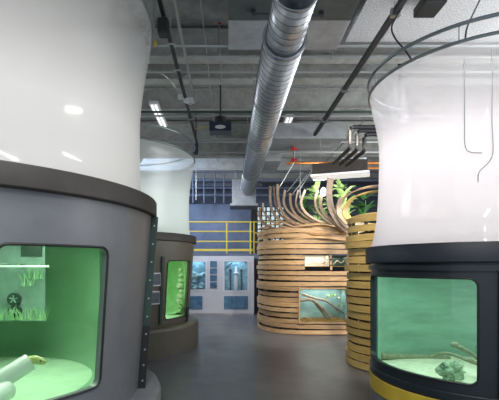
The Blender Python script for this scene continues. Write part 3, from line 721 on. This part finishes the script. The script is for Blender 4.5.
branch('curled pale branch in the small cream terrarium', [tp(307, 265, .15), tp(313, 262, .15), tp(319, 263, .2), tp(325, 259, .15), tp(329, 261, .15)], .018, .01, M['cream'])
bm = BM(); ball(bm, tp(324, 262, .18), .05, (1.1, .8, .9), 3); tag(link('rock', bm, M['cream'], smooth=True), 'pale rounded stone in the small cream terrarium', 'rock')
branch('white forked branch in the small dark terrarium', [tp(333, 265, .15), tp(337, 261, .15), tp(341, 263, .18), tp(346, 260, .15)], .018, .01, M['branch'])
def leafcluster(bm, c, n, L_, w):
    for i in range(n):
        a = random.uniform(0, 2*PI); e = random.uniform(-.2, 1.0); d = Vector((math.cos(a)*math.cos(e), math.sin(a)*math.cos(e), math.sin(e))); l = L_*random.uniform(.6, 1.1)
        s = d.cross(Vector((0, 0, 1))).normalized()
        P = [c, c+d*l*.35+Vector((0, 0, l*.12)), c+d*l*.7+Vector((0, 0, l*.12)), c+d*l-Vector((0, 0, l*.05))]
        W_ = [.15, 1, .8, .02]; prev = None
        for p, ww in zip(P, W_):
            cur = (bm.verts.new(p-s*w*ww), bm.verts.new(p+Vector((0, 0, -w*ww*.4))), bm.verts.new(p+s*w*ww))
            if prev: bm.faces.new((prev[0], prev[1], cur[1], cur[0])); bm.faces.new((prev[1], prev[2], cur[2], cur[1]))
            prev = cur
bm = BM()
for c in ((328, 297), (334, 296), (338, 299), (341, 305)): leafcluster(bm, tp(*c, .2), 7, .09, .022)
tag(link('leafy_sprig', bm, M['leaf']), 'green leafy sprig on the twig in the large terrarium', 'plant')
bm = BM()
for i in range(160):
    c = tp(random.uniform(301, 346), 321, random.uniform(.06, .45)); c.z = .315+random.uniform(0, .03); leafcluster(bm, c, 1, .06, .018)
tag(link('leaf_litter', bm, M['litter']), 'brown and yellow leaf litter covering the floor of the large terrarium', 'leaf litter', kind='stuff')

# plants over the enclosure
def plant(label, P, h, n, L_, w, m, group=None, blossom=None):
    p = thing('leafy_plant', label, 'plant', P, group)
    bm = BM(); tube(bm, [P, P+Vector((0, .03, h*.5)), P+Vector((.02, 0, h))], .02, 6, r2=.01); link('stem', bm, M['leafd'], p)
    bm = BM()
    for i in range(5): leafcluster(bm, P+Vector((random.uniform(-.08, .08), random.uniform(-.08, .08), h*(.45+.14*i))), n, L_, w)
    link('foliage', bm, m, p)
    if blossom:
        bm = BM(); ball(bm, blossom, .085, (1, .6, 1.25), 3); link('blossom', bm, M['blossom'], p, smooth=True)
    return p
# soil shelf the plants stand on
pl_ = tag(link('planting_shelf', box(BM(), 1.2, 3.9, 9.75, 10.9, 2.06, 2.12), M['stud']), 'dark planting shelf inside the top of the timber enclosure', 'shelf')
plant('bright green leafy plant rising above the tall broad stave', at(343, 243, 10), 1.35, 8, .42, .085, M['leaf'])
plant('pale leafy plant with a white blossom left of the broad stave', at(318, 243, 10), 1.25, 8, .38, .075, M['leaf'], blossom=at(323.5, 192, 9.6))
plant('dark leafy plant low behind the curled staves', at(304, 243, 10.3), 1.0, 8, .34, .06, M['leafd'])
plant('dark leafy plant behind the ochre staves', at(365, 243, 10.3), 1.1, 9, .36, .06, M['leafd'])

# pendant grow light
Dh = 8.9
hd = thing('pendant_light', 'long brown-grey pendant light with white underside above the plants', 'pendant light', at(338, 178, Dh))
A = at(312, 176, Dh-.1); B = at(368, 181, Dh-.5)
d = (B-A); d.z = 0; d.normalize(); s = Vector((-d.y, d.x, 0))
def obox(bm, A, B, w, z0_, z1_, inset=0):
    vs = [bm.verts.new(Vector((p.x, p.y, 0))+s*k*w+Vector((0, 0, z))) for p in (A, B) for k in (0, 1) for z in (z0_, z1_)]
    for f in ((0, 1, 3, 2), (4, 6, 7, 5), (0, 4, 5, 1), (2, 3, 7, 6), (0, 2, 6, 4), (1, 5, 7, 3)): bm.faces.new([vs[i] for i in f])
    bmesh.ops.recalc_face_normals(bm, faces=bm.faces); return bm
zb = A.z
link('housing', obox(BM(), A, B, .45, zb+.03, zb+.27), M['hood'], hd, bevel=.01)
link('diffuser', obox(BM(), A-d*.03-s*.02, B+d*.03-s*.02, .49, zb-.01, zb+.03), M['hoodlit'], hd)
for P in (A+d*.15+s*.2, B-d*.15+s*.2):
    bm = BM(); tube(bm, [Vector((P.x, P.y, zb+.27)), Vector((P.x, P.y, 5.29))], .006, 6); link('hanger', bm, M['rod'], hd)
area('pendant_glow', (A+B)/2+s*.45+Vector((0, 0, -.04)), 1.2, 38, (1, .97, .90), target=at(335, 205, 10), sy=.35)

# ------------------------------------------------------------------ spiral duct
H = 2.5; dx = .245*H
du = thing('spiral_duct', 'long round galvanised spiral duct running down the hall under the ceiling', 'duct', (dx, 4, EYE+H))
def yl(y0_, y1_, r, name, m, par, seg=40, inner=True):
    bm = BM(); n = seg; rings = []
    prof = [(y0_, r), (y1_, r)] + ([(y1_, r-.01), (y0_, r-.01)] if inner else [])
    for y, rr in prof: rings.append([bm.verts.new((dx+rr*math.cos(2*PI*j/n), y, EYE+H+rr*math.sin(2*PI*j/n))) for j in range(n)])
    K = len(prof)
    for i in range(K if inner else K-1):
        A_, B_ = rings[i], rings[(i+1) % K]
        for j in range(n): bm.faces.new((A_[j], A_[(j+1) % n], B_[(j+1) % n], B_[j]))
    bmesh.ops.recalc_face_normals(bm, faces=bm.faces)
    o = link(name, bm, m, par); 
    for p in o.data.polygons: p.use_smooth = abs(p.normal.y) < .5
    return o
def helix(y0_, y1_, r, pitch, par):
    bm = BM(); T = int((y1_-y0_)/pitch); pts = [(dx+r*math.cos(2*PI*i/24), y0_+pitch*i/24, EYE+H+r*math.sin(2*PI*i/24)) for i in range(T*24)]
    tube(bm, pts, .0055, 4); link('seam', bm, M['seam'], par)
s1 = yl(3.62, 4.42, .205, 'duct_section', M['duct'], du); helix(3.65, 4.4, .206, .115, s1)
s2 = yl(4.40, 13.0, .235, 'duct_section', M['duct'], du); helix(4.45, 12.95, .236, .13, s2)
for y in (4.40, 7.2, 10.1, 12.9): yl(y, y+.05, .246, 'collar', M['galv'], du)
yl(3.60, 3.63, .215, 'end_collar', M['galv'], du)
for y in (6.0, 8.0, 10.8):
    bm = BM()
    for sx in (-1, 1): tube(bm, [(dx+sx*.245, y, EYE+H), (dx+sx*.245, y, 5.29)], .005, 6)
    tube(bm, [(dx+.245*math.cos(PI*i/12-PI), y, EYE+H+.245*math.sin(PI*i/12-PI)) for i in range(13)], .006, 6)
    link('hanger_strap', bm, M['rod'], du)
bx = thing('duct_box', 'square pale sheet metal box at the far end of the spiral duct', 'duct box', (dx, 13.3, 3.4))
a = at(232, 207, 13.1); b = at(256, 196, 13.1)
link('box_body', box(BM(), a.x, b.x, 13.02, 13.9, a.z+.1, 4.4), M['boxsheet'], bx, bevel=.01)
bm = BM()
for x_ in (a.x+.1, b.x-.1): tube(bm, [(x_, 13.3, 4.4), (x_, 13.3, 5.29)], .01, 6)
link('hanger', bm, M['rod'], bx)
link('box_flange', box(BM(), a.x-.06, b.x+.06, 12.96, 13.95, a.z+.03, a.z+.10), M['boxsheet'], bx)

# rectangular ducts above
pl = thing('plenum_duct', 'dark rectangular sheet metal duct crossing above the spiral duct', 'duct', (.77, 4.6, 4.7))
link('duct_body', box(BM(), -.01, 1.55, 4.0, 5.10, 4.72, 5.2), mat('dark_sheet', (.075, .09, .09), .5, metal=.2, var=.15), pl)
for (px, py, lx) in ((254, 10, .18), (322, 12, -.16)):
    c = at(px, py, (4.72-EYE)*F/(265-py)); bm = BM(); tube(bm, [c+Vector((0, 0, -.005)), c+Vector((0, 0, -.05))], .035, 12); tube(bm, [c+Vector((0, 0, -.04)), c+Vector((lx, -.02, -.06))], .012, 6); link('damper_handle', bm, M['darkpipe'], pl)
tag(link('plenum_duct', box(BM(), -.01, 1.56, 5.11, 5.80, 4.72, 5.15), M['galvdull'], bevel=.008), 'lighter sheet metal duct box just beyond the dark rectangular duct', 'duct')
tag(link('plenum_duct', box(BM(), 1.66, 5.5, 3.0, 5.75, 4.80, 5.15), M['mottled'], bevel=.01), 'wide mottled insulated duct under the ceiling above the right tank', 'duct')
tag(link('plenum_duct', box(BM(), 1.0, 2.6, 9.0, 10.0, 4.45, 4.8), M['galvdull'], bevel=.01), 'small dull duct box hanging between beams above the timber enclosure', 'duct')
a = at(262, 162, 11); b = at(281, 150, 11)
tag(link('plenum_duct', box(BM(), a.x, b.x, 10.9, 12.3, a.z, a.z+.5), M['galvdull'], bevel=.01), 'dull duct box right of the far end of the spiral duct', 'duct')

# ------------------------------------------------------------------ tracks, pipes, conduits
def run(name, label, cat, P, r, m, group=None, n=8):
    bm = BM(); tube(bm, P, r, n); return tag(link(name, bm, m, smooth=True), label, cat, group)
def zt_(px, py, z): Y = (z-EYE)*F/(265-py); return at(px, py, Y)
def straight(px, z, Y0, Y1):   # line along the hall that passes pixel column px at the top of the frame
    k = (px-229)/265; x = k*(z-EYE); return x
# right lighting track
x = straight(403, 4.5, 0, 0)
tr = thing('lighting_track', 'black lighting track running down the hall on the right', 'track', (x, 5, 4.5))
link('track_bar', box(BM(), x-.03, x+.03, 3.2, 8.9, 4.47, 4.53), M['darkpipe'], tr); link('track_rail', box(BM(), x+.034, x+.052, 3.2, 8.9, 4.49, 4.52), M['galv'], tr)
for y in (4.6, 6.6, 8.0): 
    bm = BM(); tube(bm, [(x, y, 4.53), (x, y, roof(x, y))], .006, 6); link('hanger', bm, M['rod'], tr)
    link('clamp', box(BM(), x-.045, x+.06, y-.03, y+.03, 4.455, 4.545), M['galv'], tr)
x = straight(159.5, 4.5, 0, 0)
tr = thing('lighting_track', 'black lighting track running down the hall on the left', 'track', (x, 5, 4.5))
link('track_bar', box(BM(), x-.022, x+.022, 3.2, 9.6, 4.48, 4.53), M['black'], tr)
for y in (5.2, 5.9, 7.9):
    bm = BM(); tube(bm, [(x, y, 4.53), (x, y, roof(x, y))], .006, 6); link('hanger', bm, M['rod'], tr)
    link('clamp', box(BM(), x-.06, x+.06, y-.02, y+.02, 4.47, 4.545), M['rod'], tr)
def fixture(label, P, w, h, lens_dir=None):
    t = thing('track_spotlight', label, 'spotlight', P, 'track spotlights')
    bm = BM(); tube(bm, [P+Vector((0, 0, .0)), P+Vector((0, 0, -.06))], .02, 8); link('stem', bm, M['black'], t)
    link('lamp_housing', box(BM(), P.x-w/2, P.x+w/2, P.y-w*.5, P.y+w*.7, P.z-.06-h, P.z-.05), M['black'], t, bevel=.012)
    return t
fixture('black box spotlight hanging from the left track near the tank', Vector((x, 4.62, 4.48)), .12, .16)
# dark box spotlights at the top right
p = zt_(431, 3, 4.7)
fixture('black box spotlight at the top right of the photo under the mottled duct', Vector((p.x, p.y, 4.79)), .26, .10)
# conduit beside left track
x2 = straight(174, 4.42, 0, 0)
run('conduit', 'thin grey conduit running beside the left track', 'conduit', [(x2, 3.2, 4.42), (x2, 7.0, 4.42)], .017, M['rod'])
# smoke detector
c = at(190, 101, 7.0)
sd = thing('smoke_detector', 'round white smoke detector hanging under the left conduit', 'detector', c)
bm = lathe(BM(), [(.001, c.z+.03), (.09, c.z+.03), (.115, c.z+.01), (.115, c.z-.01), (.05, c.z-.02), (.045, c.z-.05), (.001, c.z-.055)], c.x, c.y, 28); link('detector_body', bm, M['white'], sd, smooth=True)
bm = BM(); tube(bm, [c+Vector((0, 0, .03)), (c.x, c.y, 5.29)], .008, 6); link('drop_rod', bm, M['rod'], sd)
c2 = at(182, 97, 7.0); tag(link('junction_box', box(BM(), c2.x-.07, c2.x+.05, 6.95, 7.05, c2.z-.03, c2.z+.03), M['white'], bevel=.006), 'small white junction box beside the smoke detector', 'junction box')
run('conduit', 'bent thin conduit curving from the tank to the junction box', 'conduit', spline([at(135, 72, 6.6), at(152, 71, 6.6), at(165, 76, 6.7), at(174, 86, 6.9), at(181, 97, 7.0)], 6), .011, M['rod'])
# ceiling speaker box with oval lens
c = at(220.5, 130, 7.9)
bx = thing('hanging_speaker', 'dark blue box with a pale oval lens hanging from the ceiling', 'speaker', c)
link('speaker_box', box(BM(), c.x-.215, c.x+.215, c.y-.15, c.y+.15, c.z-.06, c.z+.12), M['boxblue'], bx, bevel=.01)
bm = BM(); g = ball(bm, (c.x, c.y-.152, c.z+.01), .09, (1.15, .12, .42), 3); link('oval_lens', bm, mat('pale_lens', (.75, .78, .8), .3), bx, smooth=True)
bm = BM(); tube(bm, [(c.x, c.y, c.z+.12), (c.x, c.y, c.z+.24)], .12, 14); tube(bm, [(c.x, c.y, c.z+.24), (c.x, c.y, 5.29)], .015, 8); link('mount', bm, M['black'], bx)
bm = BM(); tube(bm, [c+Vector((-.215, 0, .08)), c+Vector((-.35, 0, .06)), c+Vector((-.5, 0, .02))], .008, 6); link('cable', bm, M['yellow'], bx)
c = at(196, 149, 8.6)
tag(link('junction_box', box(BM(), c.x-.05, c.x+.05, c.y-.05, c.y+.05, c.z-.12, c.z+.1), M['boxblue'], bevel=.006), 'small dark blue box at the far end of the left track', 'junction box')
run('drop_rod', 'thin rod holding the small dark blue box from the roof', 'rod', [(c.x, c.y, c.z+.1), (c.x, c.y, 5.29)], .012, M['darkpipe'])
# transverse sprinkler pipes
for py, z, r, lab, m in ((46, 4.75, .022, 'grey sprinkler pipe crossing the hall nearest the viewer', 'rod'), (57, 4.7, .014, 'thin grey pipe crossing the hall just beyond the nearest sprinkler pipe', 'rod'), (72, 4.62, .016, 'pale pipe crossing the hall beyond the dark duct', 'rod'),
                     (112, 4.6, .024, 'greenish pipe crossing the hall above the smoke detector', 'flangegreen'), (116, 4.58, .02, 'pale pipe crossing the hall behind the greenish one', 'rod'),
                     (142, 4.6, .025, 'grey pipe crossing the hall above the red fitting', 'rod'), (152, 4.35, .025, 'grey pipe crossing at the height of the red fitting', 'rod')):
    Y = (z-EYE)*F/(265-py); run('ceiling_pipe', lab, 'pipe', [(-5.2, Y, z), (6.2, Y, z)], r, M[m], 'pipes crossing the ceiling')
Y = 10.0; z = at(0, 163, Y).z
run('copper_pipe', 'orange copper pipe crossing behind the pendant light', 'pipe', [(at(287, 0, Y).x, Y, z), (6.99, Y, z)], .035, M['copper'])
run('copper_pipe', 'second copper pipe just below and right of the first', 'pipe', [(at(352, 0, 10.3).x, 10.3, at(0, 168, 10.3).z), (6.99, 10.3, at(0, 168, 10.3).z)], .03, M['copper'])
# red sprinkler fittings
def sprink(label, px, y0_, y1_, Y, two=True):
    t = thing('sprinkler_fitting', label, 'fitting', at(px, y1_, Y), 'red sprinkler fittings')
    A_ = at(px, y0_, Y); B_ = at(px, y1_, Y); k_ = .6
    bm = BM(); tube(bm, [(A_.x, A_.y, roof(A_.x, A_.y)), B_], .018, 8); link('drop_pipe', bm, M['rod'], t)
    for q in ((A_, B_) if two else (A_,)):
        bm = BM(); tube(bm, [q+Vector((-.075, 0, 0)), q+Vector((.075, 0, 0))], .030, 10); tube(bm, [q+Vector((0, 0, -.05)), q+Vector((0, 0, .05))], .030, 10); link('red_joint', bm, M['red'], t)
sprink('red jointed sprinkler fitting above the timber staves', 294, 149, 160, 9.62)
sprink('sprinkler drop with red joint left of the dark rectangular duct', 219.5, 20, 55, 6.2, False)
# vertical drops with brass heads on the right
p = at(351, 0, 5.3); run('drop_rod', 'vertical steel rod beside the mottled duct', 'rod', [(p.x, 5.9, 5.29), (p.x, 5.9, at(0, 30, 5.9).z)], .018, M['rod'])
p = at(370, 28, 5.9); bm = BM(); tube(bm, [p, p+Vector((0, 0, .10))], .022, 8); tube(bm, [p+Vector((0, 0, .1)), p+Vector((0, 0, .17))], .012, 8)
tag(link('brass_sprinkler', bm, M['copper']), 'small brass sprinkler head below the mottled duct', 'sprinkler head')
run('ceiling_pipe', 'short pale pipe carrying the brass sprinkler head', 'pipe', [at(350, 29, 5.9), at(440, 31, 5.9)], .02, M['rod'], 'pipes crossing the ceiling')
# loop of cable right of the track
run('cable', 'dark cable looping from the right track down to the right tank ring', 'cable', spline([at(402, 8, 4.5), at(392, 26, 4.6), at(395, 38, 4.6), at(405, 50, 4.4), at(413, 62, 4.2)], 6), .010, M['darkpipe'])
run('cable', 'dark cable rising from the top ring of the right tank', 'cable', spline([at(465, 42, 3.45), at(467, 28, 3.6), at(474, 12, 3.9), at(482, -4, 4.2)], 6), .008, M['darkpipe'])
# three bent conduits
for i in range(3):
    o_ = i*7.2; Y = 6.6
    P = [at(400, 127+i*3.6, Y+i*.05), at(350+o_, 127+i*3.6, Y+i*.05), at(350+o_, 148+i*1.5, Y+i*.05)]
    q = P[2]; e = Vector((q.x, q.y+1.0, q.z))
    mid1 = [Vector((P[0].x, P[0].y, 5.29)), P[0]+Vector((0, 0, .05)), P[0]+Vector((-.05, 0, 0)), P[1]+Vector((.06, 0, 0)), P[1]+Vector((.018, 0, -.018)), P[1]+Vector((0, 0, -.06)), P[2]+Vector((0, 0, .06)), P[2]+Vector((0, .018, .018)), P[2]+Vector((0, .06, 0)), e]
    run('bent_conduit', 'dark bent conduit above the pendant light, %s of three' % ['left and outermost', 'middle', 'right and innermost'][i], 'conduit', mid1, .034, M['darkpipe'], 'bent dark conduits', 10)
q0 = at(338, 157, 7.4); tag(link('conduit_clamp', box(BM(), q0.x-.03, q0.x+.52, 7.35, 7.42, q0.z-.05, q0.z-.02), M['galv']), 'pale steel clamp bar holding the three dark bent conduits', 'bracket')
# far pipes over the partition
for i, py in enumerate((172, 180, 188, 195)):
    z = at(0, py, 14.3+.2*i).z
    run('far_pipe', 'blue-grey pipe above the partition at the far end, %s' % ['highest of four', 'second highest of four', 'third highest of four', 'lowest of four'][i], 'pipe', [(-6.99, 14.3+.2*i, z), (6.99, 14.3+.2*i, z)], .05 if i % 2 else .035, M['farpipe'], 'far pipes above the partition')
for i, px in enumerate((193, 204, 215, 224, 238)):
    a = at(px, 203, 14.2); run('far_drop_pipe', 'vertical pipe at the far end above the partition, %s from left' % ['first', 'second', 'third', 'fourth', 'fifth'][i], 'pipe', [a, (a.x, a.y, 5.3)], .025, M['farpipe'], 'vertical far pipes')
# fluorescent fittings
def fluo(label, P, L_, power, along='y'):
    t = thing('fluorescent_fitting', label, 'ceiling light', P, 'fluorescent ceiling lights')
    hx, hy = (.09, L_/2) if along == 'y' else (L_/2, .09)
    link('lamp_tray', box(BM(), P.x-hx, P.x+hx, P.y-hy, P.y+hy, P.z, P.z+.06), M['white'], t)
    d = Vector((0, hy-.03, 0)) if along == 'y' else Vector((hx-.03, 0, 0)); s_ = Vector((.04, 0, 0)) if along == 'y' else Vector((0, .04, 0))
    for k in (-1, 1):
        bm = BM(); tube(bm, [P-d+s_*k-Vector((0, 0, .025)), P+d+s_*k-Vector((0, 0, .025))], .016, 8); link('lamp_tube', bm, M['tube'], t)
    for k in (-.7, .7):
        bm = BM(); q = P+d*k; tube(bm, [q+Vector((0, 0, .06)), (q.x, q.y, roof(q.x, q.y))], .005, 6); link('hanger', bm, M['rod'], t)
    if not power: return
    l = area('fluorescent_glow', P-Vector((0, 0, .05)), .14, power, (1, .98, .95), sy=L_-.1)
    if along != 'y': l.rotation_euler = (0, 0, PI/2)
fluo('fluorescent fitting above and behind the olive tank', at(159, 116, 8.6), 1.3, 0)
fluo('fluorescent fitting right of the spiral duct toward the far end', at(287, 124, 9.3), .9, 0)
fluo('fluorescent fitting over the aisle near the left tank', Vector((-.5, 1.0, 4.4)), 1.3, 60)
fluo('fluorescent fitting over the aisle near the right tank', Vector((1.0, .6, 4.4)), 1.3, 60)
fluo('fluorescent fitting over the aisle behind the viewer', Vector((.2, -1.8, 4.4)), 1.3, 60)
fluo('fluorescent fitting above the right tank', Vector((3.9, 3.0, 4.5)), 1.3, 30)

# more runs under the roof
run('conduit', 'thin pale conduit running along the roof between the left track and the spiral duct', 'conduit', [(-.35, 3.2, 4.9), (-.35, 12.8, 4.9)], .012, M['rod'])
run('conduit', 'thin pale conduit running along the roof right of the right track', 'conduit', [(2.9, 5.8, 4.70), (2.9, 13, 4.70)], .014, M['rod'])
for k, (px0, px1) in enumerate(((166, 176), (176, 190))):
    run('cable', ['looped cable hanging beside the left track, nearer the viewer', 'looped cable hanging beside the left track, farther from the viewer'][k], 'cable', spline([at(px0, 50+k*22, 5.9+k), at(px0+3, 56+k*22, 5.9+k), at(px1-4, 54+k*22, 5.9+k), at(px1, 46+k*22, 5.95+k), at(px1-1, 44+k*22, 6+k)], 6), .007, M['rod'], 'looped cables by the left track')
p = at(157, 44, 5.6)
jb = tag(link('junction_box', box(BM(), p.x-.05, p.x-.005, 5.56, 5.62, p.z-.03, p.z+.03), M['yellow'], bevel=.006), 'small yellow junction box beside the left tank near the left track', 'junction box')
run('drop_rod', 'thin rod holding the yellow junction box', 'rod', [(p.x-.03, 5.59, p.z+.03), (p.x-.03, 5.59, 5.31)], .006, M['rod'])
for k, (px, py0, py1, Y) in enumerate(((332, 35, 60, 5.95), (221, 60, 82, 6.4), (243, 150, 168, 12.0), (300, 148, 200, 9.9), (196, 165, 200, 12.2))):
    a = at(px, py1, Y)
    run('drop_rod', ['steel hanger rod beside the light duct box', 'steel hanger rod beyond the left sprinkler drop', 'steel hanger rod near the far end of the spiral duct', 'long steel hanger rod behind the red fitting', 'steel hanger rod beside the far top of the olive tank drum'][k], 'rod', [a, (a.x, a.y, 5.31)], .010, M['rod'])

a = at(150, 187, 15.9); b = at(262, 177, 15.9)
tag(link('plenum_duct', box(BM(), -6.99, b.x, 15.8, 16.3, a.z, b.z), M['farpipe'], bevel=.01), 'long blue-grey duct crossing the far end behind the four pipes', 'duct')
